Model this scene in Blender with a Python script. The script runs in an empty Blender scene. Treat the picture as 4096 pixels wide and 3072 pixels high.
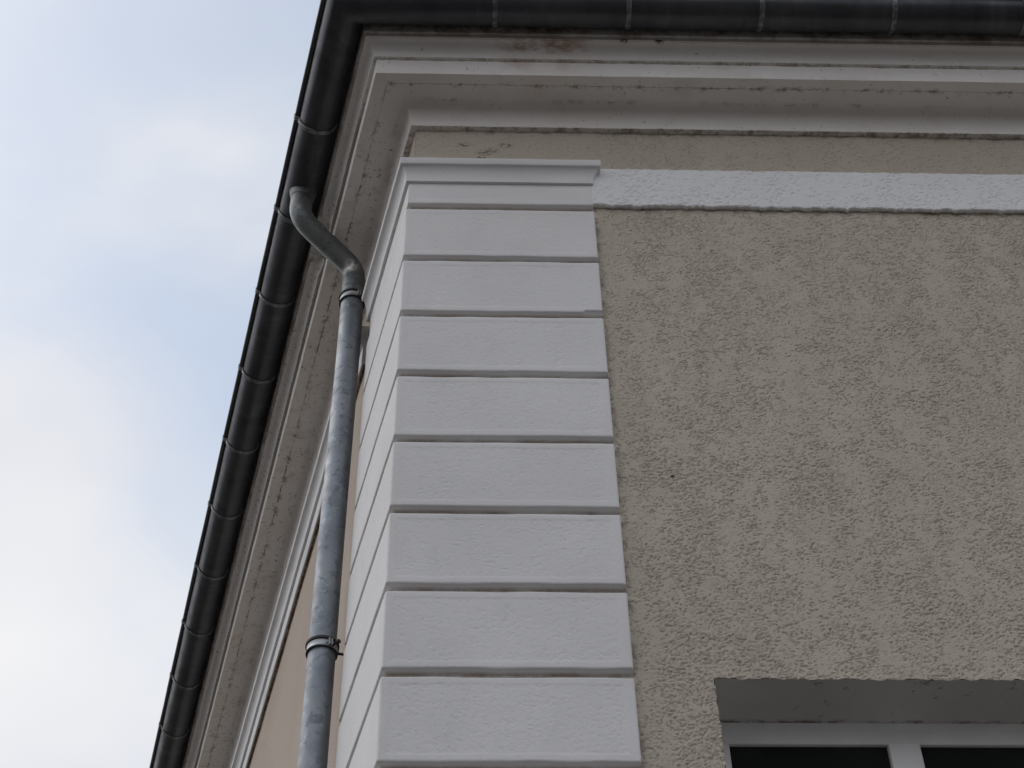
import bpy, bmesh, math, random
import numpy as np
from mathutils import Vector, Matrix

sc = bpy.context.scene
col = sc.collection

# ------------------------------------------------------------------ camera, world, sun
EYE = 1.7
cam_d = bpy.data.cameras.new("camera")
cam = bpy.data.objects.new("camera", cam_d)
col.objects.link(cam)
RM = ((0.9995107, -0.02736183, -0.01515524),
      (0.01002006, 0.73908631, -0.67353621),
      (0.02963021, 0.67305479, 0.73899885))
cam.matrix_world = Matrix(((RM[0][0], -RM[1][0], -RM[2][0], 0),
                           (RM[0][1], -RM[1][1], -RM[2][1], 0),
                           (RM[0][2], -RM[1][2], -RM[2][2], EYE),
                           (0, 0, 0, 1)))
cam_d.sensor_width = 36
cam_d.lens = 59.03
cam_d.clip_start = 0.05
cam_d.clip_end = 2000
sc.camera = cam

SUN_DIR = Vector((-0.62, 0.16, 0.76)).normalized()      # towards the bright part of the overcast sky
world = bpy.data.worlds.new("World")
sc.world = world
world.use_nodes = True


def world_nodes():
    nt = world.node_tree
    nt.nodes.clear()
    N, K = nt.nodes.new, nt.links.new
    out = N("ShaderNodeOutputWorld")
    bg = N("ShaderNodeBackground")
    bg.inputs[1].default_value = 0.1
    sky = N("ShaderNodeTexSky")
    sky.sky_type = 'NISHITA'
    sky.sun_disc = False
    sky.sun_elevation = math.asin(SUN_DIR.z)
    sky.sun_rotation = math.atan2(SUN_DIR.x, SUN_DIR.y)
    tc = N("ShaderNodeTexCoord")
    mp = N("ShaderNodeMapping")
    mp.inputs['Location'].default_value = (3.37, 0.3, 1.3)
    mp.inputs['Scale'].default_value = (1.0, 1.0, 1.7)
    n1 = N("ShaderNodeTexNoise")
    n1.inputs['Scale'].default_value = 3.2
    n1.inputs['Detail'].default_value = 5.0
    n1.inputs['Roughness'].default_value = 0.48
    n1.inputs['Distortion'].default_value = 0.25
    n2 = N("ShaderNodeTexNoise")
    n2.inputs['Scale'].default_value = 2.1
    n2.inputs['Detail'].default_value = 4.0
    n2.inputs['Roughness'].default_value = 0.5
    r1 = N("ShaderNodeMapRange")
    r1.interpolation_type = 'SMOOTHSTEP'
    r1.inputs['From Min'].default_value = 0.34
    r1.inputs['From Max'].default_value = 0.66
    r1.inputs['To Min'].default_value = 0.34
    r1.inputs['To Max'].default_value = 1.0
    r2 = N("ShaderNodeMapRange")
    r2.interpolation_type = 'SMOOTHSTEP'
    r2.inputs['From Min'].default_value = 0.35
    r2.inputs['From Max'].default_value = 0.68
    r2.inputs['To Min'].default_value = 0.0
    r2.inputs['To Max'].default_value = 1.0
    cc = N("ShaderNodeMix")
    cc.data_type = 'RGBA'
    cc.inputs[6].default_value = (7.4, 7.6, 8.25, 1)      # grey underside of the cloud layer
    cc.inputs[7].default_value = (8.95, 8.95, 9.05, 1)      # bright cloud
    sk = N("ShaderNodeMix")
    sk.data_type = 'RGBA'
    sk.blend_type = 'MULTIPLY'
    sk.inputs[0].default_value = 1.0
    sk.inputs[7].default_value = (2.65, 2.42, 2.0, 1)      # thin veil of cloud over the open sky
    mx = N("ShaderNodeMix")
    mx.data_type = 'RGBA'
    # the overcast is brightest towards the hidden sun and duller on the opposite side
    dt = N("ShaderNodeVectorMath")
    dt.operation = 'DOT_PRODUCT'
    dt.inputs[1].default_value = Vector((-0.80, 0.52, 0.20)).normalized()
    rg = N("ShaderNodeMapRange")
    rg.inputs['From Min'].default_value = -1.0
    rg.inputs['From Max'].default_value = 0.95
    rg.inputs['To Min'].default_value = 0.72
    rg.inputs['To Max'].default_value = 1.05
    gm = N("ShaderNodeVectorMath")
    gm.operation = 'SCALE'
    K(tc.outputs['Generated'], dt.inputs[0])
    K(dt.outputs['Value'], rg.inputs[0])
    K(mx.outputs[2], gm.inputs[0])
    K(rg.outputs[0], gm.inputs['Scale'])
    K(tc.outputs['Generated'], mp.inputs[0])
    K(mp.outputs[0], n1.inputs['Vector'])
    K(mp.outputs[0], n2.inputs['Vector'])
    # the veil thins out overhead
    sx = N("ShaderNodeSeparateXYZ")
    K(tc.outputs['Generated'], sx.inputs[0])
    rz = N("ShaderNodeMapRange")
    rz.inputs['From Min'].default_value = 0.50
    rz.inputs['From Max'].default_value = 0.88
    rz.inputs['To Min'].default_value = 0.20
    rz.inputs['To Max'].default_value = -0.03
    K(sx.outputs['Z'], rz.inputs[0])
    ad = N("ShaderNodeMath")
    ad.operation = 'ADD'
    K(n1.outputs['Fac'], ad.inputs[0])
    K(rz.outputs[0], ad.inputs[1])
    K(ad.outputs[0], r1.inputs[0])
    K(n2.outputs['Fac'], r2.inputs[0])
    K(r2.outputs[0], cc.inputs[0])
    K(sky.outputs[0], sk.inputs[6])
    K(r1.outputs[0], mx.inputs[0])
    K(sk.outputs[2], mx.inputs[6])
    K(cc.outputs[2], mx.inputs[7])
    K(gm.outputs[0], bg.inputs[0])
    K(bg.outputs[0], out.inputs[0])


world_nodes()
sun_d = bpy.data.lights.new("sun", 'SUN')
sun_d.energy = 0.5
sun_d.angle = math.radians(50)
sun_d.color = (1.0, 0.975, 0.945)
sun = bpy.data.objects.new("sun", sun_d)
col.objects.link(sun)
sun.rotation_euler = SUN_DIR.to_track_quat('Z', 'Y').to_euler()

sc.view_settings.view_transform = 'Standard'
sc.view_settings.look = 'None'
sc.view_settings.exposure = 0.0
sc.view_settings.gamma = 1.0

# ------------------------------------------------------------------ frame of the corner
D = 4.8                      # distance to the face of the corner stones
CS = 10.278                  # distance along the eaves path from its right end to the corner
CX = -0.278                  # x of their outer corner
AL = math.radians(103.87)    # inner angle between the two fronts
DL = np.array([math.cos(AL), math.sin(AL)])
NL = np.array([-math.sin(AL), math.cos(AL)])
C0 = np.array([CX, D])
RX = 0.625                   # right edge of the corner stones
LT = 0.895                   # their left edge, measured along the left front
WP = -0.036                  # plane of the rendered wall behind the stones' face
ROOFLEN_R, ROOFLEN_L = 10.0, 14.0


def left_xy(t, p=0.0):
    return C0 + DL * t + NL * p


# ------------------------------------------------------------------ noise
_lat = {}


def noise(u, v, seed):
    if seed not in _lat:
        _lat[seed] = np.random.RandomState(seed).rand(128, 128)
    g = _lat[seed]
    iu = np.floor(u).astype(int)
    iv = np.floor(v).astype(int)
    fu = u - iu
    fv = v - iv
    fu = fu * fu * fu * (fu * (fu * 6 - 15) + 10)
    fv = fv * fv * fv * (fv * (fv * 6 - 15) + 10)
    a = g[iu % 128, iv % 128]
    b = g[(iu + 1) % 128, iv % 128]
    c = g[iu % 128, (iv + 1) % 128]
    d = g[(iu + 1) % 128, (iv + 1) % 128]
    return a * (1 - fu) * (1 - fv) + b * fu * (1 - fv) + c * (1 - fu) * fv + d * fu * fv


def sstep(a, b, x):
    t = np.clip((x - a) / (b - a), 0, 1)
    return t * t * (3 - 2 * t)


def pits(x, z, seed, amount, sc_=1.0):
    """scraped render: short slanting gouges that come in patches; returns depth 0..1"""
    ca, sa = math.cos(0.36), math.sin(0.36)
    wx = x + 0.012 * (noise(x / .04, z / .04, seed + 5) - .5)
    wz = z + 0.012 * (noise(x / .04 + 31, z / .04, seed + 6) - .5)
    u = wx * ca + wz * sa
    v = -wx * sa + wz * ca
    n = .58 * noise(u / (.0130 * sc_) + 9, v / (.0088 * sc_), seed) + .42 * noise(u / (.0085 * sc_), v / (.0062 * sc_) + 7, seed + 1)
    m = .20 * noise(x / .17, z / .34, seed + 2) + .36 * noise(x / .08, z / .15, seed + 3) + .44 * noise(x / .04, z / .055, seed + 4)
    th = .750 - .175 * sstep(.30, .64, m) * amount
    return sstep(0, .11, n - th)


# ------------------------------------------------------------------ object helpers
def link(name, me, mat, parent=None, sharp=35):
    if mat is not None and not me.materials:
        me.materials.append(mat)
    if sharp is not None:
        me.shade_smooth()
        me.set_sharp_from_angle(angle=math.radians(sharp))
    o = bpy.data.objects.new(name, me)
    col.objects.link(o)
    if parent is not None:
        adopt(o, parent)
    return o


def adopt(o, parent):
    o.parent = parent
    q = parent
    off = Vector((0, 0, 0))
    while q is not None:
        off += q.location
        q = q.parent
    o.matrix_parent_inverse = Matrix.Translation(-off)


def from_bm(name, bm, mat, parent=None, sharp=35, recalc=True):
    if recalc:
        bmesh.ops.recalc_face_normals(bm, faces=bm.faces)
    me = bpy.data.meshes.new(name)
    bm.to_mesh(me)
    bm.free()
    return link(name, me, mat, parent, sharp)


def from_np(name, verts, quads, mat, parent=None, sharp=35, uvs=None):
    me = bpy.data.meshes.new(name)
    me.vertices.add(len(verts))
    me.vertices.foreach_set("co", np.asarray(verts, np.float32).ravel())
    q = np.asarray(quads, np.int32)
    me.loops.add(q.size)
    me.loops.foreach_set("vertex_index", q.ravel())
    me.polygons.add(len(q))
    me.polygons.foreach_set("loop_start", np.arange(0, q.size, 4, dtype=np.int32))
    me.polygons.foreach_set("loop_total", np.full(len(q), 4, np.int32))
    for nm, uv in (uvs or {}).items():
        l = me.uv_layers.new(name=nm)
        l.data.foreach_set("uv", np.asarray(uv, np.float32)[q.ravel()].ravel())
    me.update(calc_edges=True)
    me.validate()
    return link(name, me, mat, parent, sharp)


def thing(name, label, cat, loc):
    o = bpy.data.objects.new(name, None)
    o.empty_display_size = 0.2
    o.location = loc
    o["label"] = label
    o["category"] = cat
    col.objects.link(o)
    return o


def grid_faces(nr, nc):
    i = np.arange(nr - 1)[:, None] * nc + np.arange(nc - 1)[None, :]
    return np.stack([i, i + 1, i + 1 + nc, i + nc], -1).reshape(-1, 4)


def box(bm, x0, x1, y0, y1, z0, z1, bev=0.0):
    r = bmesh.ops.create_cube(bm, size=1.0)
    vs = r['verts']
    for v in vs:
        v.co = Vector(((x0 + x1) / 2 + v.co.x * (x1 - x0), (y0 + y1) / 2 + v.co.y * (y1 - y0), (z0 + z1) / 2 + v.co.z * (z1 - z0)))
    if bev:
        es = list({e for v in vs for e in v.link_edges})
        bmesh.ops.bevel(bm, geom=es, offset=bev, segments=2, affect='EDGES', profile=.5)


def plan_path(pts, step, seg_range=None):
    """subdivided plan path -> base points, offset directions, distance along"""
    pts = [np.array(p, float) for p in pts]
    base, dirs, along = [], [], []
    s = 0.0
    ns = []
    for a, b in zip(pts, pts[1:]):
        d = (b - a) / np.linalg.norm(b - a)
        ns.append(np.array([-d[1], d[0]]))
    for k, (a, b) in enumerate(zip(pts, pts[1:])):
        Lg = np.linalg.norm(b - a)
        n = max(1, int(round(Lg / step)))
        for i in range(n + 1):
            if i == 0 and k > 0:
                continue
            base.append(a + (b - a) * i / n)
            along.append(s + Lg * i / n)
            if i == n and k + 1 < len(ns):
                m = ns[k] + ns[k + 1]
                dirs.append(m * (2.0 / (m @ m)))
            else:
                dirs.append(ns[k])
        s += Lg
    return np.array(base), np.array(dirs), np.array(along)


def sweep(name, path, prof, mat, parent, step=.06, jit=.0009, seed=3, sharp=35, caps=True, warp=None, slide=None):
    """moulding: profile of (outset, height) swept along a plan path with mitred corners"""
    base, dirs, along = plan_path(path, step)
    prof = [(p, z) for p, z in prof]
    pr = np.array(prof)
    nc, nr = len(base), len(pr)
    P = np.repeat(pr[:, 0][None, :], nc, 0)
    Z = np.repeat(pr[:, 1][None, :], nc, 0)
    A = np.repeat(along[:, None], nr, 1)
    if jit:
        J = np.arange(nr)[None, :] * 0.37 + seed
        P = P + jit * 2 * (noise(A / .16, J + 0 * A, seed) - .5) + jit * (noise(A / .05, J + 3 + 0 * A, seed + 1) - .5)
        Z = Z + jit * 1.6 * (noise(A / .13, J + 9 + 0 * A, seed + 2) - .5)
    if warp:
        P, Z = warp(A, P, Z)
    XY = base[:, None, :] + dirs[:, None, :] * P[:, :, None]
    if slide:
        dv, amt = slide(A, P, Z)
        XY = XY + dv[None, None, :] * amt[:, :, None]
    V = np.concatenate([XY, (Z + EYE)[:, :, None]], 2).reshape(-1, 3)
    arc = np.concatenate([[0], np.cumsum(np.hypot(*np.diff(pr, axis=0).T))])
    uv1 = np.stack([P, Z], 2).reshape(-1, 2)
    uv2 = np.stack([A, np.repeat(arc[None, :], nc, 0)], 2).reshape(-1, 2)
    Q = grid_faces(nc, nr)
    o = from_np(name, V, Q, mat, parent, None, {"pz": uv1, "along": uv2})
    if caps:
        bm = bmesh.new()
        bm.from_mesh(o.data)
        bm.verts.ensure_lookup_table()
        for idx in (range(nr), range((nc - 1) * nr, nc * nr)):
            try:
                bm.faces.new([bm.verts[i] for i in idx])
            except ValueError:
                pass
        bmesh.ops.recalc_face_normals(bm, faces=bm.faces)
        bm.to_mesh(o.data)
        bm.free()
    o.data.shade_smooth()
    o.data.set_sharp_from_angle(angle=math.radians(sharp))
    return o


def tube(bm, pts, rads, seg=28, cap=True):
    pts = [Vector(p) for p in pts]
    rings = []
    up = None
    for i, p in enumerate(pts):
        t = (pts[min(i + 1, len(pts) - 1)] - pts[max(i - 1, 0)]).normalized()
        if up is None:
            up = t.orthogonal().normalized()
        up = (up - t * up.dot(t)).normalized()
        w = t.cross(up)
        r = rads[i] if hasattr(rads, '__len__') else rads
        rings.append([bm.verts.new(p + (up * math.cos(a) + w * math.sin(a)) * r) for a in [2 * math.pi * k / seg for k in range(seg)]])
    for a, b in zip(rings, rings[1:]):
        for k in range(seg):
            bm.faces.new((a[k], a[(k + 1) % seg], b[(k + 1) % seg], b[k]))
    if cap:
        bm.faces.new(rings[0][::-1])
        bm.faces.new(rings[-1])


# ------------------------------------------------------------------ materials
class MatB:
    def __init__(self, name):
        self.m = bpy.data.materials.new(name)
        self.m.use_nodes = True
        self.nt = self.m.node_tree
        self.nt.nodes.clear()
        self.out = self.n("ShaderNodeOutputMaterial")
        self.b = self.n("ShaderNodeBsdfPrincipled")
        self.k(self.b.outputs[0], self.out.inputs[0])
        self.pos = self.n("ShaderNodeNewGeometry").outputs['Position']

    def n(self, t, **kw):
        nd = self.nt.nodes.new(t)
        for a, v in kw.items():
            setattr(nd, a, v)
        return nd

    def k(self, a, b):
        self.nt.links.new(a, b)

    def put(self, sock, v):
        if isinstance(v, bpy.types.NodeSocket):
            self.k(v, sock)
        else:
            sock.default_value = v

    def noise(self, scale, detail=3, rough=.5, vec=None, dist=0, stretch=None, rot=None):
        v = vec or self.pos
        if stretch or rot:
            mp = self.n("ShaderNodeMapping")
            if stretch:
                mp.inputs['Scale'].default_value = stretch
            if rot:
                mp.inputs['Rotation'].default_value = rot
            self.k(v, mp.inputs[0])
            v = mp.outputs[0]
        nd = self.n("ShaderNodeTexNoise")
        self.k(v, nd.inputs['Vector'])
        nd.inputs['Scale'].default_value = scale
        nd.inputs['Detail'].default_value = detail
        nd.inputs['Roughness'].default_value = rough
        nd.inputs['Distortion'].default_value = dist
        return nd.outputs['Fac']

    def ramp(self, v, a, b, lo=0., hi=1.):
        nd = self.n("ShaderNodeMapRange", interpolation_type='SMOOTHSTEP')
        self.put(nd.inputs[0], v)
        for i, x in enumerate((a, b, lo, hi)):
            nd.inputs[i + 1].default_value = x
        return nd.outputs[0]

    def math(self, op, a, b=0., c=None):
        nd = self.n("ShaderNodeMath", operation=op)
        self.put(nd.inputs[0], a)
        self.put(nd.inputs[1], b)
        if c is not None:
            self.put(nd.inputs[2], c)
        return nd.outputs[0]

    def mix(self, f, a, b, mode='MIX'):
        nd = self.n("ShaderNodeMix", data_type='RGBA', blend_type=mode)
        self.put(nd.inputs[0], f)
        self.put(nd.inputs[6], a if isinstance(a, bpy.types.NodeSocket) else (*a, 1))
        self.put(nd.inputs[7], b if isinstance(b, bpy.types.NodeSocket) else (*b, 1))
        return nd.outputs[2]

    def uv(self, name):
        nd = self.n("ShaderNodeUVMap", uv_map=name)
        s = self.n("ShaderNodeSeparateXYZ")
        self.k(nd.outputs[0], s.inputs[0])
        return s.outputs[0], s.outputs[1]

    def xyz(self):
        s = self.n("ShaderNodeSeparateXYZ")
        self.k(self.pos, s.inputs[0])
        return s.outputs

    def line(self, v, at, w):
        """1 at v == at, falling to 0 at distance w"""
        d = self.math('ABSOLUTE', self.math('SUBTRACT', v, at))
        return self.ramp(d, 0, w, 1, 0)

    def blob(self, x, z, rx, rz):
        """1 at the world point (x, z), falling to 0 at the ellipse rx, rz"""
        X, Y, Z = self.xyz()
        a = self.math('POWER', self.math('DIVIDE', self.math('SUBTRACT', X, x), rx), 2)
        b = self.math('POWER', self.math('DIVIDE', self.math('SUBTRACT', Z, z + EYE), rz), 2)
        return self.ramp(self.math('ADD', a, b), 0, 1, 1, 0)

    def bump(self, h, dist, strength=1.0):
        nd = self.n("ShaderNodeBump")
        nd.inputs['Distance'].default_value = dist
        nd.inputs['Strength'].default_value = strength
        self.k(h, nd.inputs['Height'])
        self.k(nd.outputs[0], self.b.inputs['Normal'])

    def done(self, color, rough=.8, metal=0., spec=.3):
        self.put(self.b.inputs['Base Color'], color if isinstance(color, bpy.types.NodeSocket) else (*color, 1))
        self.put(self.b.inputs['Roughness'], rough)
        self.put(self.b.inputs['Metallic'], metal)
        self.b.inputs['Specular IOR Level'].default_value = spec
        return self.m


def mat_wall():
    m = MatB("cream_scraped_render")
    c = m.mix(m.ramp(m.noise(1.3, 4, .55), .3, .7), (.535, .48, .408), (.58, .525, .45))
    c = m.mix(m.ramp(m.noise(14, 3, .6), .35, .7, 0, .22), c, (.46, .405, .34))
    c = m.mix(m.ramp(m.noise(150, 2, .6), .3, .75, 0, .30), c, (.62, .54, .44))
    zz = m.xyz()[2]
    c = m.mix(m.ramp(zz, 6.85 + EYE, 6.90 + EYE, 0, .8), c, (.505, .45, .375))
    # faint rain runs and faded areas
    c = m.mix(m.ramp(m.noise(5, 5, .62, stretch=(1, 1, .13)), .42, .72, 0, .16), c, (.40, .36, .31))
    c = m.mix(m.ramp(m.noise(2.2, 4, .6, stretch=(1, 1, .6)), .5, .75, 0, .35), c, (.60, .545, .47))
    # weather stain that runs under the string course and the cornice
    X, Y, Z = m.xyz()
    st = m.math('MULTIPLY', m.line(Z, 6.575 + EYE, .06), m.ramp(m.noise(9, 5, .65, stretch=(1, 1, .4)), .42, .66, 0, .75))
    c = m.mix(st, c, (.24, .195, .145))
    st = m.math('MULTIPLY', m.line(Z, 7.225 + EYE, .040), m.ramp(m.noise(13, 5, .65), .44, .66, .0, .65))
    c = m.mix(st, c, (.17, .13, .09))
    # three dark bruises on the frieze
    br = m.ramp(m.noise(60, 4, .7, stretch=(1, 1, 1.7), rot=(0, .6, 0)), .48, .56)
    for x, z, rx, rz in ((-.005, 7.105, .05, .03), (.10, 7.035, .05, .035), (.14, 7.065, .045, .03), (.205, 7.105, .05, .03), (.085, 6.995, .03, .02)):
        c = m.mix(m.math('MULTIPLY', m.blob(x, z, rx, rz), m.math('MULTIPLY', br, .9)), c, (.13, .11, .09))
    c = m.mix(m.blob(.855, 4.766, .012, .012), c, (.03, .028, .025))
    # contact shade along the corner stones, painted into the wall's colour in blotches
    ct = m.math('MULTIPLY', m.line(X, RX + .006, .035), m.math('MULTIPLY', m.ramp(Z, 6.50 + EYE, 6.56 + EYE, 1, 0), m.ramp(m.noise(26, 4, .7), .42, .62, .0, .7)))
    c = m.mix(ct, c, (.22, .19, .16))
    h = m.math('ADD', m.noise(170, 3, .65), m.math('MULTIPLY', m.noise(55, 3, .6), 1.4))
    m.bump(h, .0022, .8)
    return m.done(c, .95, 0, .15)


def mat_wall_fine():
    m = MatB("cream_fine_render")
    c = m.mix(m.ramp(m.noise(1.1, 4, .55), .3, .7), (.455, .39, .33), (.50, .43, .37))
    c = m.mix(m.ramp(m.noise(22, 4, .65), .55, .75, 0, .4), c, (.37, .315, .27))
    X, Y, Z = m.xyz()
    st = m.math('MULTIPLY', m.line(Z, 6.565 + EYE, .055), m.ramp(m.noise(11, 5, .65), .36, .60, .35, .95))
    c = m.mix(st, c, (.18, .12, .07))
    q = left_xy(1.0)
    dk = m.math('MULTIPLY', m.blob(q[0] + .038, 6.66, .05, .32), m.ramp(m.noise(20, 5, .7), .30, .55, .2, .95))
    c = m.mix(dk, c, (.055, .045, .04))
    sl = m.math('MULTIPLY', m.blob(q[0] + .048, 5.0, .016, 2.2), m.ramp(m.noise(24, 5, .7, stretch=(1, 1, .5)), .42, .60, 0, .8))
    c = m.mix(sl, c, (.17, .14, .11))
    c = m.mix(m.ramp(m.noise(90, 3, .65), .35, .72, 0, .3), c, (.56, .49, .42))
    m.bump(m.math('ADD', m.noise(120, 3, .6), m.noise(48, 3, .6)), .003, .9)
    return m.done(c, .95, 0, .15)


def mat_white(name, col_a, col_b, dirt=.35, bump=.0016, fine=150., rough_band=False):
    m = MatB(name)
    c = m.mix(m.ramp(m.noise(1.7, 4, .55), .3, .7), col_a, col_b)
    c = m.mix(m.ramp(m.noise(7, 4, .6, stretch=(1, 1, .45)), .5, .78, 0, dirt), c, tuple(v * .82 for v in col_a))
    sp = m.ramp(m.noise(70, 3, .7), .67, .74, 0, .35)
    c = m.mix(sp, c, (.36, .34, .31))
    if rough_band:
        X, Y, Z = m.xyz()
        st = m.math('MULTIPLY', m.ramp(Y, D + .018, D + .036), m.math('MULTIPLY', m.line(Z, 6.572 + EYE, .012), m.ramp(m.noise(16, 5, .7), .40, .6, .2, .9)))
        c = m.mix(st, c, (.12, .095, .07))
    h = m.math('ADD', m.noise(fine, 3, .6), m.math('MULTIPLY', m.noise(fine * .4, 3, .6), 1.2))
    m.bump(h, bump, .8)
    return m.done(c, .85, 0, .2)


def mat_stone():
    """painted render of the corner stones, with dirt in the joints"""
    m = MatB("white_painted_render")
    c = m.mix(m.ramp(m.noise(1.7, 4, .55), .3, .7), (.755, .745, .745), (.81, .80, .80))
    c = m.mix(m.ramp(m.noise(8, 4, .6, stretch=(1, 1, .5)), .5, .78, 0, .25), c, (.62, .62, .63))
    c = m.mix(m.ramp(m.noise(85, 3, .7), .66, .73, 0, .3), c, (.42, .41, .39))
    p, z = m.uv("pz")
    jt = m.ramp(p, -.030, -.012, 1, 0)
    c = m.mix(m.math('MULTIPLY', jt, m.ramp(m.noise(5, 5, .7), .35, .62, .40, .95)), c, (.36, .305, .255))
    m.bump(m.math('ADD', m.noise(170, 3, .6), m.math('MULTIPLY', m.noise(60, 3, .6), 1.2)), .0014, .8)
    return m.done(c, .85, 0, .2)


def mat_cornice():
    m = MatB("soiled_white_moulding")
    p, z = m.uv("pz")
    s, a = m.uv("along")
    c = m.mix(m.ramp(m.noise(1.5, 5, .6), .3, .7), (.83, .795, .76), (.88, .855, .83))
    c = m.mix(m.ramp(m.noise(5, 5, .65, dist=.4), .48, .76, 0, .5), c, (.69, .645, .60))
    # mildew specks
    c = m.mix(m.ramp(m.noise(34, 4, .7), .65, .71, 0, .65), c, (.16, .13, .105))
    c = m.mix(m.ramp(m.noise(85, 2, .7), .70, .75, 0, .7), c, (.15, .12, .10))
    lf = m.ramp(s, CS, CS + .3)
    c = m.mix(m.math('MULTIPLY', lf, m.ramp(m.noise(41, 4, .72), .60, .665, 0, .75)), c, (.17, .135, .105))
    c = m.mix(m.math('MULTIPLY', m.math('MULTIPLY', lf, m.ramp(p, .2225, .2235, 1, 0)), m.ramp(m.noise(9, 5, .68, dist=.5), .50, .72, 0, .35)), c, (.42, .36, .30))
    # joint in the soffit, dirt in the inner edges
    p0 = p
    p = m.math('ADD', p, m.math('MULTIPLY', m.math('SUBTRACT', m.noise(38, 4, .7), .5), .016))
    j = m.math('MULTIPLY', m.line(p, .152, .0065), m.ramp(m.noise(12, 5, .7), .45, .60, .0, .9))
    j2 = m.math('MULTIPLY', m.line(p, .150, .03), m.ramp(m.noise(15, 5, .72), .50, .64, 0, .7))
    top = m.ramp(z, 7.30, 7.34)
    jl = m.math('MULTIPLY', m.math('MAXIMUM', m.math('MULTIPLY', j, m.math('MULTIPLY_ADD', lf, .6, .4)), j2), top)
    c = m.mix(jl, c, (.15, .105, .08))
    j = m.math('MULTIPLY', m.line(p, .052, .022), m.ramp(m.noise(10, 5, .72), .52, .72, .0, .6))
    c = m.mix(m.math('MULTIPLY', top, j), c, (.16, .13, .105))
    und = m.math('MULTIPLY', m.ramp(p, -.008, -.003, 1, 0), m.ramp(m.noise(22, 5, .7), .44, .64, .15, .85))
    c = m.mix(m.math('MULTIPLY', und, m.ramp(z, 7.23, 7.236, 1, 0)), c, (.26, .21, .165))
    g = m.math('MULTIPLY', m.line(z, 7.479, .010), m.math('MAXIMUM', m.math('MULTIPLY', lf, .7), m.ramp(m.noise(14, 5, .7), .44, .64, .1, .6)))
    c = m.mix(m.math('MULTIPLY', g, m.ramp(p, .2405, .2418, 1, 0)), c, (.24, .175, .12))
    # dirt that creeps out from behind the gutter
    g = m.math('MULTIPLY', m.ramp(z, 7.565, 7.63), m.ramp(m.noise(7, 5, .7), .35, .65, .15, .9))
    c = m.mix(g, c, (.22, .165, .115))
    # rust that has run down below a gutter seam
    r = m.math('MULTIPLY', m.blob(.40, 7.56, .30, .045), m.ramp(m.noise(9, 5, .7, stretch=(1, 1, 2.5)), .38, .62))
    c = m.mix(m.math('MULTIPLY', r, .75), c, (.36, .16, .07))
    r = m.math('MULTIPLY', m.blob(.42, 7.45, .36, .10), m.ramp(m.noise(4, 4, .6), .35, .7))
    c = m.mix(m.math('MULTIPLY', r, .4), c, (.50, .33, .24))
    for x in (.815, 1.0):
        r = m.math('MULTIPLY', m.blob(x, 7.582, .034, .012), m.ramp(m.noise(55, 4, .7), .44, .5))
        c = m.mix(r, c, (.05, .04, .03))
    m.bump(m.math('ADD', m.noise(130, 3, .6), m.math('MULTIPLY', m.noise(30, 3, .6), 1.5)), .0013, .8)
    return m.done(c, .85, 0, .2)


def mat_string():
    m = MatB("white_string_moulding")
    p, z = m.uv("pz")
    c = m.mix(m.ramp(m.noise(1.7, 4, .55), .3, .7), (.725, .715, .71), (.785, .78, .78))
    c = m.mix(m.ramp(m.noise(6, 5, .65), .5, .76, 0, .35), c, (.58, .56, .54))
    c = m.mix(m.ramp(m.noise(45, 4, .7), .68, .72, 0, .7), c, (.2, .17, .14))
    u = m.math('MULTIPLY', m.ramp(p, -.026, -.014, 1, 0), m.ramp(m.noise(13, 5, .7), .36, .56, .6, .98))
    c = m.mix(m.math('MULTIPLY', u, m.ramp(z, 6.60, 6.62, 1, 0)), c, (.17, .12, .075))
    m.bump(m.math('ADD', m.noise(150, 3, .6), m.noise(45, 3, .6)), .0011, .8)
    return m.done(c, .85, 0, .2)


def mat_gutter():
    m = MatB("weathered_dark_zinc")
    s, a = m.uv("along")
    c = m.mix(m.ramp(m.noise(3, 4, .6), .3, .7), (.052, .054, .062), (.078, .081, .090))
    c = m.mix(m.ramp(m.noise(26, 4, .7, stretch=(.4, .4, 1)), .55, .75, 0, .5), c, (.075, .075, .078))
    c = m.mix(m.ramp(m.noise(60, 3, .7), .70, .74, 0, .6), c, (.32, .33, .33))
    cb = m.n("ShaderNodeCombineXYZ")
    m.k(m.math('MULTIPLY', s, 11.0), cb.inputs[0])
    m.k(m.math('MULTIPLY', a, 2.5), cb.inputs[1])
    wm = m.noise(1.0, 5, .65, vec=cb.outputs[0])
    c = m.mix(m.ramp(wm, .50, .72, 0, .55), c, (.125, .128, .135))
    c = m.mix(m.ramp(wm, .46, .30, 0, .5), c, (.030, .031, .036))
    m.bump(m.math('ADD', m.noise(4, 3, .5), m.math('MULTIPLY', wm, .25)), .007, .5)
    return m.done(c, m.ramp(m.noise(9, 3, .6), .3, .7, .30, .44), .5, .5)


def mat_solder():
    m = MatB("bright_strap_zinc")
    X, Y, Z = m.xyz()
    c = m.mix(m.ramp(m.noise(30, 4, .65), .34, .70), (.09, .094, .10), (.24, .25, .26))
    # brightness at the lip end is painted into the strap's colour
    c = m.mix(m.math('MULTIPLY', m.ramp(Z, 7.59 + EYE, 7.66 + EYE), m.ramp(m.noise(40, 4, .65), .30, .60)), c, (.46, .47, .48))
    return m.done(c, .45, .5, .5)


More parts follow.
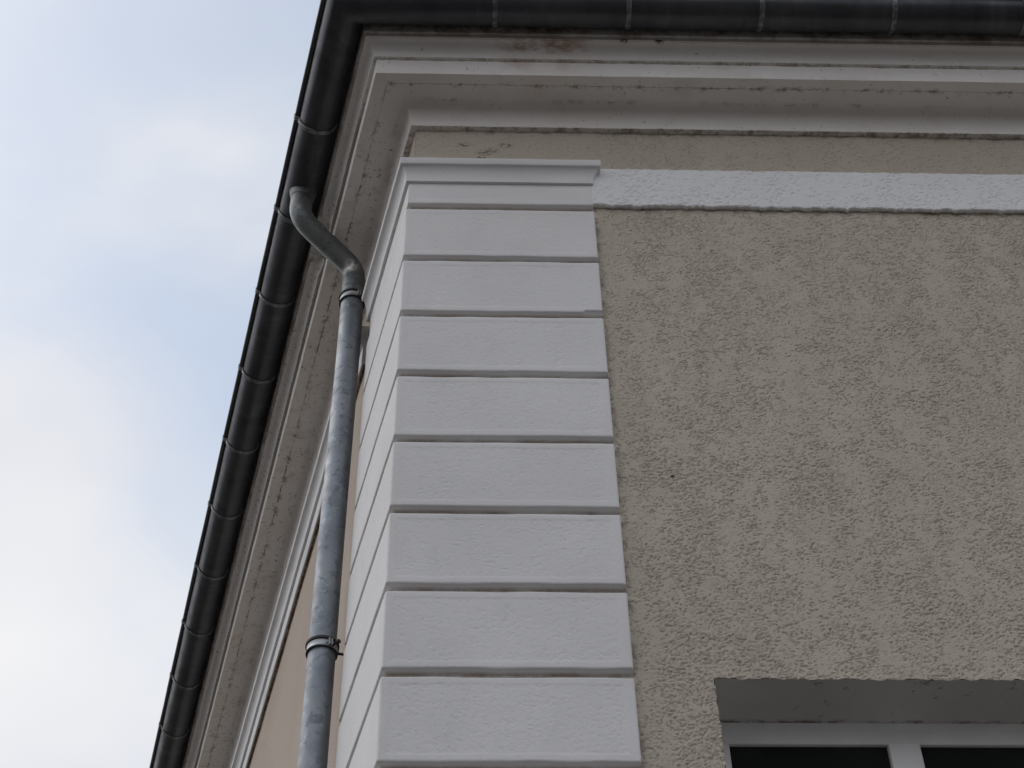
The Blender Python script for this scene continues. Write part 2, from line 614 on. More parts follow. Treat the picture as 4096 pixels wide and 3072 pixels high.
def mat_pipe(name, ca, cb, patch):
    m = MatB(name)
    c = m.mix(m.ramp(m.noise(6, 5, .6, stretch=(1, 1, .5)), .32, .68), ca, cb)
    c = m.mix(m.ramp(m.noise(13, 5, .68, dist=.8), .53, .61, 0, .85), c, patch)
    c = m.mix(m.ramp(m.noise(19, 4, .6, dist=1.2, vec=None), .60, .67, 0, .45), c, tuple(min(.8, v * 1.35) for v in cb))
    c = m.mix(m.ramp(m.noise(28, 4, .7), .66, .71, 0, .7), c, tuple(v * .45 for v in ca))
    m.bump(m.noise(8, 3, .5), .004, .3)
    if name == "dull_zinc_elbow":          # bare solder smeared round the lower bend
        vd = m.n("ShaderNodeVectorMath", operation='DISTANCE')
        m.k(m.pos, vd.inputs[0])
        q = left_xy(.935, .11)
        vd.inputs[1].default_value = (q[0], q[1], 7.175 + EYE)
        sm = m.math('MULTIPLY', m.ramp(vd.outputs['Value'], .012, .055, 1, 0), m.ramp(m.noise(38, 4, .65), .36, .54))
        c = m.mix(sm, c, (.72, .72, .68))
    return m.done(c, m.ramp(m.noise(15, 3, .6), .3, .7, .40, .58), .62, .5)


def mat_plain(name, ca, cb, rough, metal=0., spec=.4, scale=30):
    m = MatB(name)
    return m.done(m.mix(m.ramp(m.noise(scale, 4, .6), .35, .65), ca, cb), rough, metal, spec)


def mat_reveal():
    m = MatB("painted_lintel")
    c = m.mix(m.ramp(m.noise(2.5, 4, .6), .3, .7), (.68, .65, .61), (.75, .72, .685))
    c = m.mix(m.ramp(m.noise(17, 5, .72), .60, .68, 0, .7), c, (.24, .20, .16))
    X, Y, Z = m.xyz()
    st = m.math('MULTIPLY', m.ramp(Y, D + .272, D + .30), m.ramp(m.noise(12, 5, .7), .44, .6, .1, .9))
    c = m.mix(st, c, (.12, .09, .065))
    m.bump(m.noise(90, 3, .6), .0012, .7)
    return m.done(c, .9, 0, .15)


def mat_ground():
    m = MatB("grey_street_paving")
    c = m.mix(m.ramp(m.noise(.6, 5, .6), .3, .7), (.078, .073, .068), (.112, .105, .097))
    br = m.n("ShaderNodeTexBrick")
    m.k(m.pos, br.inputs['Vector'])
    br.inputs['Scale'].default_value = 4.0
    br.inputs['Mortar Size'].default_value = .015
    br.inputs['Color1'].default_value = (1, 1, 1, 1)
    br.inputs['Color2'].default_value = (.86, .86, .86, 1)
    br.inputs['Mortar'].default_value = (.55, .55, .55, 1)
    c = m.mix(1.0, c, br.outputs[0], 'MULTIPLY')
    m.bump(m.noise(40, 4, .6), .004, .6)
    return m.done(c, .9, 0, .2)


def mat_glass():
    m = MatB("dark_window_glass")
    m.done(m.mix(m.ramp(m.noise(3, 2, .5), .3, .7), (.012, .014, .014), (.019, .021, .021)), .06, 0, .2)
    return m.m


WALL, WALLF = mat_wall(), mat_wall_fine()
STONE, CORN, STRING = mat_stone(), mat_cornice(), mat_string()
BAND = mat_white("white_rough_render", (.83, .83, .84), (.87, .87, .88), .15, .0016, 150, True)
GUT, SOLDER = mat_gutter(), mat_solder()
PIPE = mat_pipe("galvanised_zinc_pipe", (.215, .24, .27), (.30, .325, .355), (.155, .175, .20))
ELBOW = mat_pipe("dull_zinc_elbow", (.17, .184, .19), (.25, .265, .27), (.125, .135, .14))
RUBBER = mat_plain("clamp_rubber", (.022, .023, .025), (.035, .036, .038), .6)
STEEL = mat_plain("clamp_steel", (.42, .44, .46), (.55, .57, .58), .45, .7)
FRAME = mat_plain("white_window_paint", (.80, .80, .81), (.85, .85, .86), .5, 0, .4, 8)
GLASS, REVEAL, GROUND = mat_glass(), mat_reveal(), mat_ground()
ROOF = mat_plain("dark_roof_tile", (.05, .045, .045), (.08, .07, .068), .8, 0, .3, 6)

# ------------------------------------------------------------------ ground
bm = bmesh.new()
vs = [bm.verts.new((x, y, 0)) for x, y in ((-900, -900), (900, -900), (900, 900), (-900, 900))]
bm.faces.new(vs)
g = from_bm("ground", bm, GROUND, None, None)
g["kind"] = "structure"
g["label"] = "grey paved street in front of the house"
g["category"] = "ground"

# ------------------------------------------------------------------ house
house = thing("corner_house", "cream rendered corner house with white banded quoins and a moulded white cornice", "house", (CX, D, 0))

WIN_X0, WIN_X1, WIN_Z0, WIN_Z1 = .92, 2.36, 1.75, 3.745
WY = D - WP                       # y of the rendered wall
GAP = .0


def wall_right():
    st = .0037
    x0, x1, z0, z1 = CX + .0285, 2.75, 3.15, 7.26
    sz = .0029
    xs = np.concatenate([np.arange(x0, x1, st), np.arange(x1, 5.2, .0075)])       # finest where it is seen closest
    zs = np.concatenate([np.arange(1.6, z0, .0075), np.arange(z0, z1 + sz / 2, sz)])
    z0 = zs[0]
    # keep a grid line on the edges of the window opening
    xs[np.argmin(abs(xs - WIN_X0))] = WIN_X0
    xs[np.argmin(abs(xs - WIN_X1))] = WIN_X1
    zs[np.argmin(abs(zs - WIN_Z1))] = WIN_Z1
    zs[np.argmin(abs(zs - WIN_Z0))] = WIN_Z0
    X, Z = np.meshgrid(xs, zs)
    smooth = sstep(0, .10, X - RX)                            # trowelled smooth beside the stones
    fr = sstep(6.9, 6.86, Z)                                  # frieze above the string course is calmer
    amt = (.72 + .28 * fr) * (.45 + .55 * smooth)
    dep = .95 * pits(X, Z, 11, amt, .74) + .55 * pits(X + 7, Z + 3, 12, amt * 1.15, .55)
    dep *= np.where(Z > 6.88, .80, 1.0)
    big = noise(X / .35, Z / .35, 70) - .5
    lum = noise(X / .022, Z / .016, 71) - .5
    edge = np.exp(-np.maximum(0, np.abs(Z - WIN_Z1 - .006)) / .012) * (X > WIN_X0 - .02)
    Y = WY + .0052 * dep - .004 * big - .0011 * lum * (.4 + .6 * amt) - .003 * edge * noise(X / .018, Z / .02, 72)
    # worn, uneven arris of the window head and jamb
    Zj = Z + np.where((abs(Z - WIN_Z1) < 1e-4) & (X > WIN_X0 - .03), .008 * (noise(X / .018, Z * 0, 73) - .40) + .006 * (noise(X / .07, Z * 0, 75) - .5), 0)
    Xj = X + np.where(abs(X - WIN_X0) < 1e-4, .006 * (noise(X * 0, Z / .018, 74) - .5) + .005 * (noise(X * 0, Z / .07, 76) - .5), 0)
    V = np.stack([Xj, Y, Zj + EYE], -1).reshape(-1, 3)
    Q = grid_faces(len(zs), len(xs))
    cxm = (X[:-1, :-1] + X[1:, 1:]).reshape(-1) / 2
    czm = (Z[:-1, :-1] + Z[1:, 1:]).reshape(-1) / 2
    hole = (cxm > WIN_X0) & (cxm < WIN_X1) & (czm < WIN_Z1) & (czm > WIN_Z0)
    Q = Q[~hole]
    n = len(V)
    # the plain rest of the front
    rest = []

    def quad(a, b, c, d):
        nonlocal n
        rest.extend([(a, WY, c + EYE), (b, WY, c + EYE), (b, WY, d + EYE), (a, WY, d + EYE)])
        n += 4
        return [n - 4, n - 3, n - 2, n - 1]
    xe, ze = xs[-1], zs[-1]
    q2 = [quad(xe, ROOFLEN_R, -EYE, 7.75), quad(x0, xe, ze, 7.75), quad(x0, xe, -EYE, z0)]
    # flanks and back close the body
    L = left_xy(ROOFLEN_L, WP)
    x0w = x0
    back = [(ROOFLEN_R, WY), (ROOFLEN_R, WY + 13.4), (L[0], L[1])]
    for (ax, ay), (bx, by) in zip(back, back[1:]):
        rest.extend([(ax, ay, 0), (bx, by, 0), (bx, by, 7.75 + EYE), (ax, ay, 7.75 + EYE)])
        n += 4
        q2.append([n - 4, n - 3, n - 2, n - 1])
    V = np.concatenate([V, np.array(rest)])
    Q = np.concatenate([Q, np.array(q2)])
    o = from_np("wall", V, Q, WALL, house, None)
    o.data.shade_smooth()
    o["label"] = "rough scraped cream wall right of the white quoins"
    return o


wall_right()

a = left_xy(-.012, WP)
nt_, nz_ = 60, 30
ts = np.linspace(.0285, ROOFLEN_L, nt_)
zz = np.linspace(-EYE, 7.75, nz_)
V = np.array([[*left_xy(t, WP + .003 * (random.Random(int(t * 97 + z * 31)).random() - .5)), z + EYE] for z in zz for t in ts])
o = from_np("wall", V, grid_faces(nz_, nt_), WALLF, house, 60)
o["label"] = "smoother cream side wall behind the downpipe"

# string course on the right front: a plain, rough white band
def band_right():
    st = .004
    xs = np.concatenate([np.arange(RX - .004, 2.9, st), np.arange(2.9, 5.2, .008)])
    rows = [(6.578, WP - .004), (6.575, WP + .004), (6.575, -.016), (6.577, -.012)]
    zs = list(np.arange(6.580, 6.874, st))
    rows += [(z, -.0095) for z in zs] + [(6.877, -.012), (6.879, WP - .004)]
    R = np.array(rows)
    X, Zb = np.meshgrid(xs, R[:, 0])
    P = np.repeat(R[:, 1][:, None], len(xs), 1)
    face = (R[:, 1] > -.013)[:, None]
    dep = pits(X, Zb, 37, .95)
    P = P - np.where(face, .0040 * dep + .0014 * (noise(X / .024, Zb / .018, 41) - .5), 0)
    low = sstep(6.60, 6.577, Zb)
    Zb = Zb + low * (.011 * (noise(X / .05, Zb * 0, 43) - .5) + .008 * (noise(X / .014, Zb * 0, 44) - .5))
    top = sstep(6.868, 6.876, Zb)
    Zb = Zb + top * .006 * (noise(X / .03, Zb * 0, 45) - .5)
    V = np.stack([X, D - P, Zb + EYE], -1).reshape(-1, 3)
    Q = grid_faces(len(R), len(xs))
    n = len(V)
    ext = []
    q2 = []
    prof = [(6.575, WP - .004), (6.575, -.0095), (6.877, -.0095), (6.877, WP - .004)]
    for (z0, p0), (z1, p1) in zip(prof, prof[1:]):
        ext += [(xs[-1], D - p0, z0 + EYE), (ROOFLEN_R, D - p0, z0 + EYE), (ROOFLEN_R, D - p1, z1 + EYE), (xs[-1], D - p1, z1 + EYE)]
        q2.append([n, n + 1, n + 2, n + 3])
        n += 4
    o = from_np("string_course", np.concatenate([V, np.array(ext)]), np.concatenate([Q, np.array(q2)]), BAND, house, None)
    o.data.shade_smooth()
    o.data.set_sharp_from_angle(angle=math.radians(60))
    o["label"] = "flat rough white band below the frieze on the right front"


band_right()

# ------------------------------------------------------------------ corner stones
quoin = bpy.data.objects.new("quoin", None)
col.objects.link(quoin)
quoin.empty_display_size = .2
quoin.location = (0, 0, 0)
quoin.parent = house
quoin["label"] = "white banded quoin with capital"


def adopt_q(o):
    o.parent = quoin


house_inv = Matrix.Translation(-Vector(house.location))
quoin.matrix_parent_inverse = house_inv
WAVE_P = .0


def block(name, z0, z1, seed, pface=0.0, rough=1.0, groove=.040, chip=None):
    """one course of the quoin, wrapped round the corner, with the joint below it"""
    bv = .0045
    xs_f = list(np.arange(RX - bv, CX + .006, -.0042))
    cols = [(np.array([RX, D]), np.array([0, -1.]), .06, 0), (np.array([RX, D]), np.array([0, -1.]), bv, 0)]
    cols += [(np.array([x, D]), np.array([0, -1.]), 0, 1) for x in xs_f]
    m = np.array([0, -1.]) + NL
    mit = m * (2 / (m @ m))
    cols += [(np.array([CX + .0045, D]), np.array([0, -1.]), 0, 1), (C0, mit, .0022, 0), (left_xy(.0045), NL, 0, 2)]
    cols += [(left_xy(t), NL, 0, 2) for t in np.arange(.02, LT - bv, .02)]
    cols += [(left_xy(LT - bv), NL, 0, 2), (left_xy(LT), NL, bv, 0), (left_xy(LT), NL, .06, 0)]
    rows = [(z0 - groove, -.034), (z0 - .011, -.033), (z0, -.005), (z0 + .001, -.0025), (z0 + bv, 0)]
    rows += [(z, 0) for z in np.arange(z0 + .010, z1 - .008, .0040)]
    rows += [(z1 - bv, 0), (z1 - .001, -.0025), (z1, -.005), (z1, -.045)]
    R = np.array(rows)
    B = np.array([c[0] for c in cols])
    Dr = np.array([c[1] for c in cols])
    ins = np.array([c[2] for c in cols])
    kind = np.array([c[3] for c in cols])
    s = np.concatenate([[0], np.cumsum(np.linalg.norm(np.diff(B, axis=0), axis=1))])
    S, Zr = np.meshgrid(s, R[:, 0])
    P = R[:, 1][:, None] + pface - ins[None, :]
    face = ((R[:, 1] == 0)[:, None]) & ((kind > 0)[None, :])
    front = (kind == 1)[None, :]
    wide = RX - CX
    # drafted margin: smooth border round a slightly stippled panel
    e = np.minimum(np.minimum(Zr - z0, z1 - Zr), np.minimum(S - .005, wide - S))
    e = e + .006 * (noise(S / .05, Zr / .05, seed + 3) - .5)
    panel = sstep(.026, .036, e) * front
    dep = pits(S * 1.0, Zr + seed, seed + 20, .66, .62)
    stip = noise(S / .016, Zr / .012, seed + 40) - .5
    wob = noise(S / .4, Zr / .3, seed + 50) - .5
    P = P + np.where(face, -.0012 * panel - rough * panel * (.0015 * dep + .0009 * stip) + .0016 * wob + .0004 * stip, 0)
    lowm = sstep(z0 + .012, z0, Zr)
    Zr = Zr + lowm * .0045 * (noise(S / .12, S * 0 + 3, seed + 60) - .5) * (R[:, 1] > -.03)[:, None]
    upm = sstep(z1 - .012, z1, Zr)
    Zr = Zr + upm * .0045 * (noise(S / .12, S * 0 + 5, seed + 61) - .5)
    if chip:
        cs0, cs1, h = chip
        w = sstep(cs0, cs0 + .015, S) * sstep(cs1 + .015, cs1, S)
        Zr = Zr + w * h * sstep(z0 + .03, z0, Zr) * (R[:, 1] > -.03)[:, None]
    # keep the recessed rows from crossing at the corner
    XYb = np.repeat(B[None, :, :], len(R), 0)
    kk = np.maximum(0, -P) * abs(mit[0])
    isf = (Dr[:, 1] == -1.)[None, :] & (B[:, 0] < RX - .01)[None, :]
    XYb[:, :, 0] = np.where(isf, np.maximum(XYb[:, :, 0], CX + kk), XYb[:, :, 0])
    isl = (kind == 2)[None, :]
    tl = ((B - C0) @ DL)[None, :]
    tn = np.maximum(tl, kk)
    XYb = np.where(isl[:, :, None], C0 + DL * tn[:, :, None], XYb)
    XY = XYb + Dr[None, :, :] * P[:, :, None]
    V = np.concatenate([XY, (Zr + EYE)[:, :, None]], 2).reshape(-1, 3)
    o = from_np(name, V, grid_faces(len(R), len(cols)), STONE, None, None,
                {"pz": np.stack([P - pface, Zr], 2).reshape(-1, 2)})
    o.data.shade_smooth()
    o.data.set_sharp_from_angle(angle=math.radians(50))
    adopt_q(o)
    return o


PITCH = .3985
for k in range(9):
    z1 = 6.509 - PITCH * k
    block("quoin_block", z1 - .358, z1, 100 + 7 * k, chip=(-.02, .075, .012) if k == 1 else None)
last = None
for k in range(9, 20):
    z1 = 6.509 - PITCH * k
    if z1 - .358 < -EYE:
        break
    if last is None:
        last = block("quoin_block", z1 - .358, z1, 177)
        zl = z1
    else:
        c = last.copy()
        col.objects.link(c)
        c.location.z = z1 - zl
        adopt_q(c)
nb = block("neck_block", 6.570, 6.745, 300, pface=-.010, rough=.25, groove=.062)

CAV = [(.006 + .036 * (1 - math.cos(a)), 6.736 + .086 * math.sin(a)) for a in np.linspace(0, math.pi / 2, 10)]
cap_prof = [(-.05, 6.730), (.0055, 6.730)] + CAV + [(.0432, 6.8235), (.0445, 6.8235), (.0462, 6.826), (.0462, 6.870), (.044, 6.8725), (-.05, 6.886)]


def cap_slide(A, P, Z):
    # ragged cut where the downpipe passes through the moulding
    e = A[-1, 0] - A
    w = sstep(.12, 0, e)
    return DL, w * (.030 * (noise(P / .012 + 3, Z / .016, 7) - .5) - .045 * sstep(6.74, 6.82, Z) * sstep(.0, .03, P))


o = sweep("capital", [(RX, D + .05), (RX, D), (CX, D), tuple(left_xy(.925))], cap_prof, STRING, None, .03, .0007, 5, slide=cap_slide)
adopt_q(o)
o["label"] = "hollow moulded capital of the quoin"

st_prof = [(-.05, 6.575), (-.013, 6.575), (-.0105, 6.578), (-.0105, 6.730), (.0055, 6.730)] + CAV + [(.0432, 6.8235), (.0445, 6.8235), (.0462, 6.826), (.0462, 6.870), (.044, 6.8725), (-.05, 6.886)]
o = sweep("string_course", [tuple(left_xy(1.085)), tuple(left_xy(ROOFLEN_L))], st_prof, STRING, house, .05, .0008, 9)
o["label"] = "moulded white string course on the left front"

# ------------------------------------------------------------------ cornice
path = [(ROOFLEN_R, D), (CX, D), tuple(left_xy(ROOFLEN_L))]
cornice = bpy.data.objects.new("cornice", None)
col.objects.link(cornice)
cornice.parent = house
cornice.matrix_parent_inverse = house_inv
cornice["label"] = "wide white moulded cornice under the gutter"
CS = ROOFLEN_R - CX          # distance along the path of the corner


def crown_warp(A, P, Z):
    # a piece of the crown is broken away behind the gutter outlet
    t = A - CS
    w = sstep(.93, 1.0, t) * sstep(1.30, 1.22, t)
    n = .03 * (noise(A / .03, Z / .03, 21) - .5)
    lim = .236 + n
    return np.where((w > .05) & (Z < 7.60), P * (1 - w) + np.minimum(P, lim) * w, P), Z


crown = [(.20, 7.479), (.2425, 7.481), (.243, 7.485)]
crown += [(.243 + .052 * (1 - math.cos(a)), 7.492 + .083 * math.sin(a)) for a in np.linspace(0, math.pi / 2, 10)]
crown += [(.296, 7.579), (.301, 7.579), (.302, 7.606), (.312, 7.608), (.3135, 7.611), (.3135, 7.70), (.20, 7.705)]
o = sweep("crown_moulding", path, crown, CORN, None, .035, .0010, 31, warp=crown_warp)
o.parent = cornice
bed = [(-.06, 7.228), (-.006, 7.2275), (-.0045, 7.230)]
bed += [(-.0045 + .052 * (1 - math.cos(a)), 7.236 + .150 * math.sin(a)) for a in np.linspace(0, math.pi / 2, 14)]
bed += [(.06, 7.3865), (.06, 7.41), (-.06, 7.41)]
o = sweep("bed_moulding", path, bed, CORN, None, .04, .0010, 35)
o.parent = cornice
cor = [(.055, 7.3845), (.10, 7.3795), (.150, 7.3715), (.1525, 7.3745), (.155, 7.371), (.218, 7.3560), (.2225, 7.3555), (.224, 7.358), (.224, 7.482), (.055, 7.49)]
o = sweep("corona", path, cor, CORN, None, .04, .0009, 37)
o.parent = cornice

# roof behind the gutter
bm = bmesh.new()
E0 = [(ROOFLEN_R, D), (CX, D), tuple(left_xy(ROOFLEN_L))]
base, dirs, _ = plan_path(E0, 100)
lo = [bm.verts.new((*(base[i] + dirs[i] * .40), 7.735 + EYE)) for i in range(3)]
hi = [bm.verts.new((*(base[i] - dirs[i] * 4.5), 10.9 + EYE)) for i in range(3)]
un = [bm.verts.new((*(base[i] + dirs[i] * .20), 7.71 + EYE)) for i in range(3)]
for i in range(2):
    bm.faces.new((lo[i], lo[i + 1], hi[i + 1], hi[i]))
    bm.faces.new((lo[i], lo[i + 1], un[i + 1], un[i]))
bk = [bm.verts.new((ROOFLEN_R, D + 13.5, 7.75 + EYE))]
bm.faces.new((hi[0], hi[1], hi[2], bk[0]))
bm.faces.new((un[0], un[1], un[2], bm.verts.new((ROOFLEN_R, D + 13.5, 7.70 + EYE))))
from_bm("roof", bm, ROOF, house, None)

# ------------------------------------------------------------------ window
win = bpy.data.objects.new("window", None)
col.objects.link(win)
win.parent = house
win.matrix_parent_inverse = house_inv
win["label"] = "white two-light casement window set deep in the wall"
FY = D + .302


def pbm(name, bm, mat, sharp=35):
    o = from_bm(name, bm, mat, None, sharp)
    o.parent = win
    return o


bm = bmesh.new()
nx = 120


def quad3(pts):
    bm.faces.new([bm.verts.new(p) for p in pts])


yb, yf = FY + .06, WY + .0015
for zt in (WIN_Z1 + .0015,):
    quad3([(WIN_X0 - .02, yf, zt + EYE), (WIN_X1 + .02, yf, zt + EYE), (WIN_X1 + .02, yb, zt + EYE), (WIN_X0 - .02, yb, zt + EYE)])
for xw in (WIN_X0 - .001, WIN_X1 + .001):
    quad3([(xw, yf, WIN_Z0 + EYE), (xw, yb, WIN_Z0 + EYE), (xw, yb, WIN_Z1 + .02 + EYE), (xw, yf, WIN_Z1 + .02 + EYE)])
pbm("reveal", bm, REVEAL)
bm = bmesh.new()
box(bm, WIN_X0 - .05, WIN_X1 + .05, WY - .045, yb, WIN_Z0 - .05 + EYE, WIN_Z0 + EYE, .004)
pbm("sill", bm, FRAME)
RB = 3.677                   # underside of the top rail
ML, MR = 1.588, 1.708        # mullion
SL, SR = .998, 2.288
bm = bmesh.new()
# top rail with a hollow lower edge: profile in (y, z) run along x
prof = [(FY - .002, WIN_Z1 + .0005)]
prof += [(FY + .034 * math.sin(a), WIN_Z1 - .002 - .060 * (1 - math.cos(a))) for a in np.linspace(.08, math.pi / 2, 10)]
prof += [(FY + .034, RB + .003), (FY + .037, RB), (FY + .075, RB), (FY + .075, WIN_Z1 + .0005)]
ra = [bm.verts.new((WIN_X0, y, z + EYE)) for y, z in prof]
rb = [bm.verts.new((WIN_X1, y, z + EYE)) for y, z in prof]
for i in range(len(prof)):
    j = (i + 1) % len(prof)
    bm.faces.new((ra[i], ra[j], rb[j], rb[i]))
bm.faces.new(ra)
bm.faces.new(rb)
box(bm, WIN_X0, SL, FY + .030, FY + .07, WIN_Z0 + EYE, RB - .0005 + EYE, .003)
box(bm, SR, WIN_X1, FY + .030, FY + .07, WIN_Z0 + EYE, RB - .0005 + EYE, .003)
box(bm, SL, SR, FY + .033, FY + .07, WIN_Z0 + EYE, WIN_Z0 + .09 + EYE, .003)
pbm("frame", bm, FRAME)
bm = bmesh.new()
box(bm, ML, MR, FY + .024, FY + .068, WIN_Z0 + .09 + EYE, RB - .0008 + EYE, .008)
pbm("mullion", bm, FRAME)
for x0, x1 in ((SL, ML), (MR, SR)):
    bm = bmesh.new()
    box(bm, x0, x1, FY + .052, FY + .058, WIN_Z0 + .09 + EYE, RB + EYE)
    pbm("pane", bm, GLASS, None)

# ------------------------------------------------------------------ gutter
gutter = thing("gutter", "dark half-round zinc gutter with strap brackets along the eaves of both fronts", "gutter", (CX, D, 7.67 + EYE))
GP, GZ, GR = .4345, 7.664, .100
BR = .0150


def circ(r, a0, a1, n):
    return [(GP + r * math.cos(a), GZ + r * math.sin(a)) for a in np.linspace(a0, a1, n)]


gp = [(GP - GR, GZ + .035)] + circ(GR, math.pi, 2 * math.pi, 29)
bead = [(GP + GR + BR - .004 + BR * math.cos(a), GZ + .004 + BR * math.sin(a)) for a in np.linspace(-math.pi * .85, math.pi * .85, 12)]
gin = circ(GR - .003, 2 * math.pi, math.pi, 21)
gp = gp + bead + gin + [(GP - GR + .003, GZ + .035)]
o = sweep("trough", path, gp, GUT, gutter, .25, .0012, 51, sharp=40, caps=False)


def bracket(base, d, along):
    """strap round the gutter: base = plan point on the stones' face line, d = outward, along = direction of the run"""
    bm = bmesh.new()
    n = 30
    half = .013
    secs = []
    angs = np.linspace(math.pi, 2 * math.pi + .12, n)
    sect = [(-half, .0006), (-half, .0045), (-half + .003, .0060), (-half + .008, .0046), (half - .008, .0046), (half - .003, .0060), (half, .0045), (half, .0006)]
    for a in angs:
        ring = []
        for u, h in sect:
            r = GR + h
            p = GP + r * math.cos(a)
            z = GZ + r * math.sin(a)
            xy = base + d * p + along * u
            ring.append(bm.verts.new((xy[0], xy[1], z + EYE)))
        secs.append(ring)
    for A, B in zip(secs, secs[1:]):
        for i in range(len(sect)):
            j = (i + 1) % len(sect)
            bm.faces.new((A[i], A[j], B[j], B[i]))
    bm.faces.new(secs[0])
    bm.faces.new(secs[-1])
    # lip hook over the bead
    c = base + d * (GP + GR + BR - .004)
    tube(bm, [(*(c + along * u), GZ + .004 + EYE) for u in (-half, half)], BR + .0035, 14)
    return from_bm("bracket", bm, SOLDER, gutter, 40)


x = .148
k = 0
while x < ROOFLEN_R:
    bracket(np.array([x, D]), np.array([0, -1.]), np.array([1., 0]))
    x += .68
t = .395
while t < ROOFLEN_L:
    bracket(left_xy(t), NL, DL)
    t += .622

# ------------------------------------------------------------------ downpipe
PT, PP, PR = .992, .079, .060
pa = left_xy(PT, PP)
pipe = thing("downpipe", "grey zinc downpipe with an S-bend at its top, left of the white quoins", "downpipe", (pa[0], pa[1], 0))


def P3(t, p, z):
    q = left_xy(t, p)
    return Vector((q[0], q[1], z + EYE))


def bend(points, r=.10, n=9):
    out = [points[0]]
    for a, b, c in zip(points, points[1:], points[2:]):
        d0 = (a - b).normalized()
        d1 = (c - b).normalized()
        l = min(r, (a - b).length * .48, (c - b).length * .48)
        s, e = b + d0 * l, b + d1 * l
        for i in range(n + 1):
            w = i / n
            out.append(s * (1 - w) ** 2 + b * 2 * w * (1 - w) + e * w * w)
    out.append(points[-1])
    return out


top = P3(.83, .428, 7.575)
eb = [top, P3(.835, .43, 7.375), P3(PT - .003, PP + .003, 7.215), P3(PT, PP, 7.065)]
bm = bmesh.new()
pts = bend(eb, .105, 10)
tube(bm, pts, [PR * 1.0] * len(pts), 36, True)
# the lower half of the elbow is sleeved over the upper
ia = [i for i, q in enumerate(pts) if q.z - EYE < 7.335]
lowp = pts[ia[0]:]
a_, b_ = P3(.835, .43, 7.375), P3(PT - .003, PP + .003, 7.215)
js = a_.lerp(b_, .52)
lowp = [js] + [q for q in lowp if (q - a_).length > (js - a_).length + .01]
tube(bm, [lowp[0]] + lowp, [PR] + [PR + .0030] * len(lowp), 36, False)
# swaged socket where the elbow slips over the pipe, and the solder bead at the outlet
tube(bm, [P3(PT, PP, z) for z in (7.135, 7.130, 7.04, 7.035)], [PR, PR + .0025, PR + .0025, PR], 36)
from_bm("elbow", bm, ELBOW, pipe, 40)
bm = bmesh.new()
tube(bm, [P3(.83, .428, z) for z in (7.60, 7.556, 7.535, 7.53)], [PR + .016, PR + .006, PR + .003, PR], 36, False)
from_bm("outlet", bm, ELBOW, pipe, 60)
bm = bmesh.new()
zs = np.linspace(7.05, -1.35, 40)
rp = [P3(PT + .002 * math.sin(z * 1.9), PP + .0015 * math.sin(z * 2.7), z) for z in zs]
tube(bm, rp, PR, 36)
tube(bm, [P3(PT, PP, z) for z in (-1.3, -1.38, -1.62, -1.70)], [PR + .0005, PR + .012, PR + .012, PR + .02], 36)
from_bm("pipe", bm, PIPE, pipe, 40)
# notch of crumbled render where the pipe passes the mouldings is left open in the capital


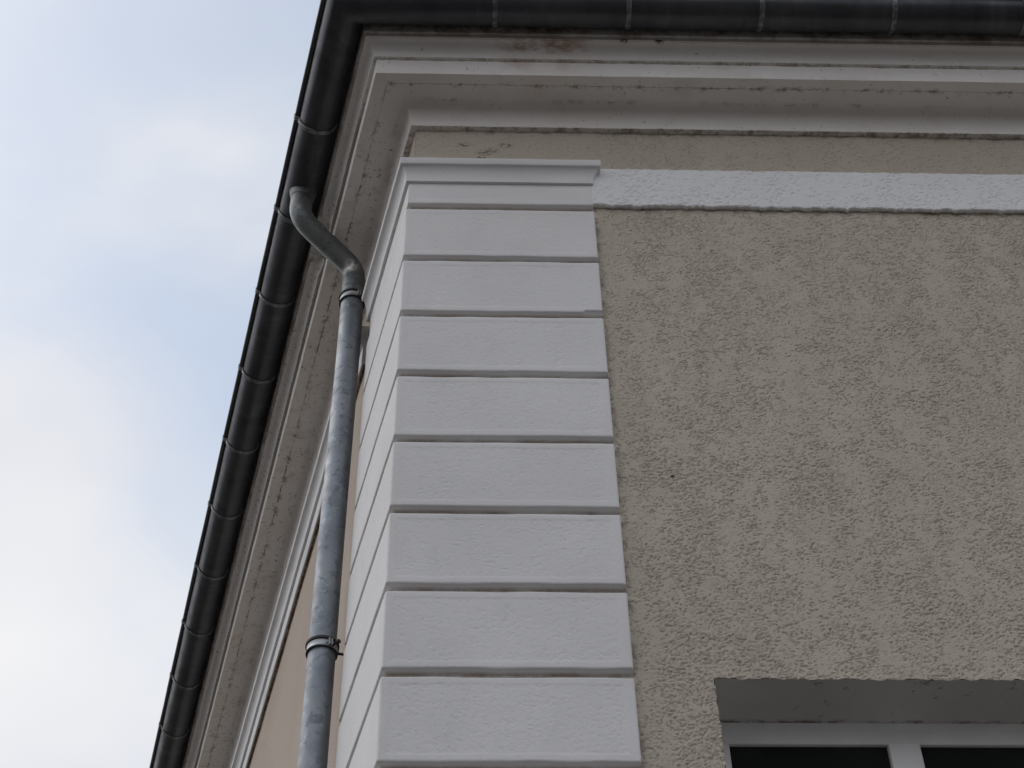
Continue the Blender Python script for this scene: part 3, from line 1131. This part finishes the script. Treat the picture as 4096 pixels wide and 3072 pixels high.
def clamp(z, h=.034):
    bm = bmesh.new()
    n = 40
    prof = [(PR + .0005, -h / 2), (PR + .006, -h / 2), (PR + .0075, -h / 2 + .003), (PR + .0055, -h / 2 + .007), (PR + .0055, h / 2 - .007), (PR + .0075, h / 2 - .003), (PR + .006, h / 2), (PR + .0005, h / 2)]
    rings = []
    for kk in range(n):
        a = 2 * math.pi * kk / n
        ring = []
        for r, dz in prof:
            q = left_xy(PT + r * math.cos(a), PP + r * math.sin(a))
            ring.append(bm.verts.new((q[0], q[1], z + dz + EYE)))
        rings.append(ring)
    for kk in range(n):
        A, B = rings[kk], rings[(kk + 1) % n]
        for i in range(len(prof)):
            j = (i + 1) % len(prof)
            bm.faces.new((A[i], A[j], B[j], B[i]))
    cl = from_bm("clamp", bm, STEEL, pipe, 40)
    # rubber lining showing above and below the steel strap
    for sg in (1, -1):
        bm = bmesh.new()
        zz4 = [z + sg * (h / 2 + d) for d in (.0005, .001, .013 if sg > 0 else .005, .014 if sg > 0 else .006)]
        e_ = .0135 if sg > 0 else .0095
        tube(bm, [P3(PT, PP, q) for q in zz4], [PR + .001, PR + e_, PR + e_, PR + .001], 40, False)
        o = from_bm("lining", bm, RUBBER, None, 40)
        o.parent = cl
    # flanges with the screw, on the street side, and the stud into the wall
    bm = bmesh.new()
    ang = math.radians(197)
    dr = NL * math.sin(ang) + DL * math.cos(ang)
    tg = NL * math.cos(ang) - DL * math.sin(ang)
    for sgn in (-1, 1):
        c = np.array(left_xy(PT, PP)) + dr * (PR + .010) + tg * sgn * .006
        vs = []
        for a_, b_ in ((-.012, -.0025), (.012, -.0025), (.012, .0025), (-.012, .0025)):
            for zz_ in (-h / 2, h / 2):
                q = c + dr * a_ + tg * b_
                vs.append(bm.verts.new((q[0], q[1], z + zz_ + EYE)))
        for idx in ((0, 2, 3, 1), (2, 4, 5, 3), (4, 6, 7, 5), (6, 0, 1, 7), (0, 6, 4, 2), (1, 3, 5, 7)):
            bm.faces.new([vs[i] for i in idx])
    c = np.array(left_xy(PT, PP)) + dr * (PR + .012)
    tube(bm, [(*(c + tg * u), z + EYE) for u in (-.015, -.010, -.0099, .009, .0091, .014)], [.0065, .0065, .0035, .0035, .006, .006], 8)
    o = from_bm("bolt", bm, STEEL, None, 40)
    o.parent = cl
    bm = bmesh.new()
    tube(bm, [P3(PT, PP - PR, z), P3(PT, PP - PR - .02, z), P3(PT, WP - .02, z)], [.009, .006, .006], 10)
    o = from_bm("stud", bm, RUBBER, None, 40)
    o.parent = cl
    bm = bmesh.new()
    tube(bm, [P3(PT - .05, PP - .03, z - .004), P3(PT - .080, PP - .05, z - .004), P3(PT - .081, PP - .0505, z - .004), P3(PT - .092, PP - .058, z - .004)], [.006, .006, .010, .010], 10)
    o = from_bm("screw", bm, RUBBER, None, 40)
    o.parent = cl


for z in (6.945, 4.585, 2.3, .1):
    clamp(z)
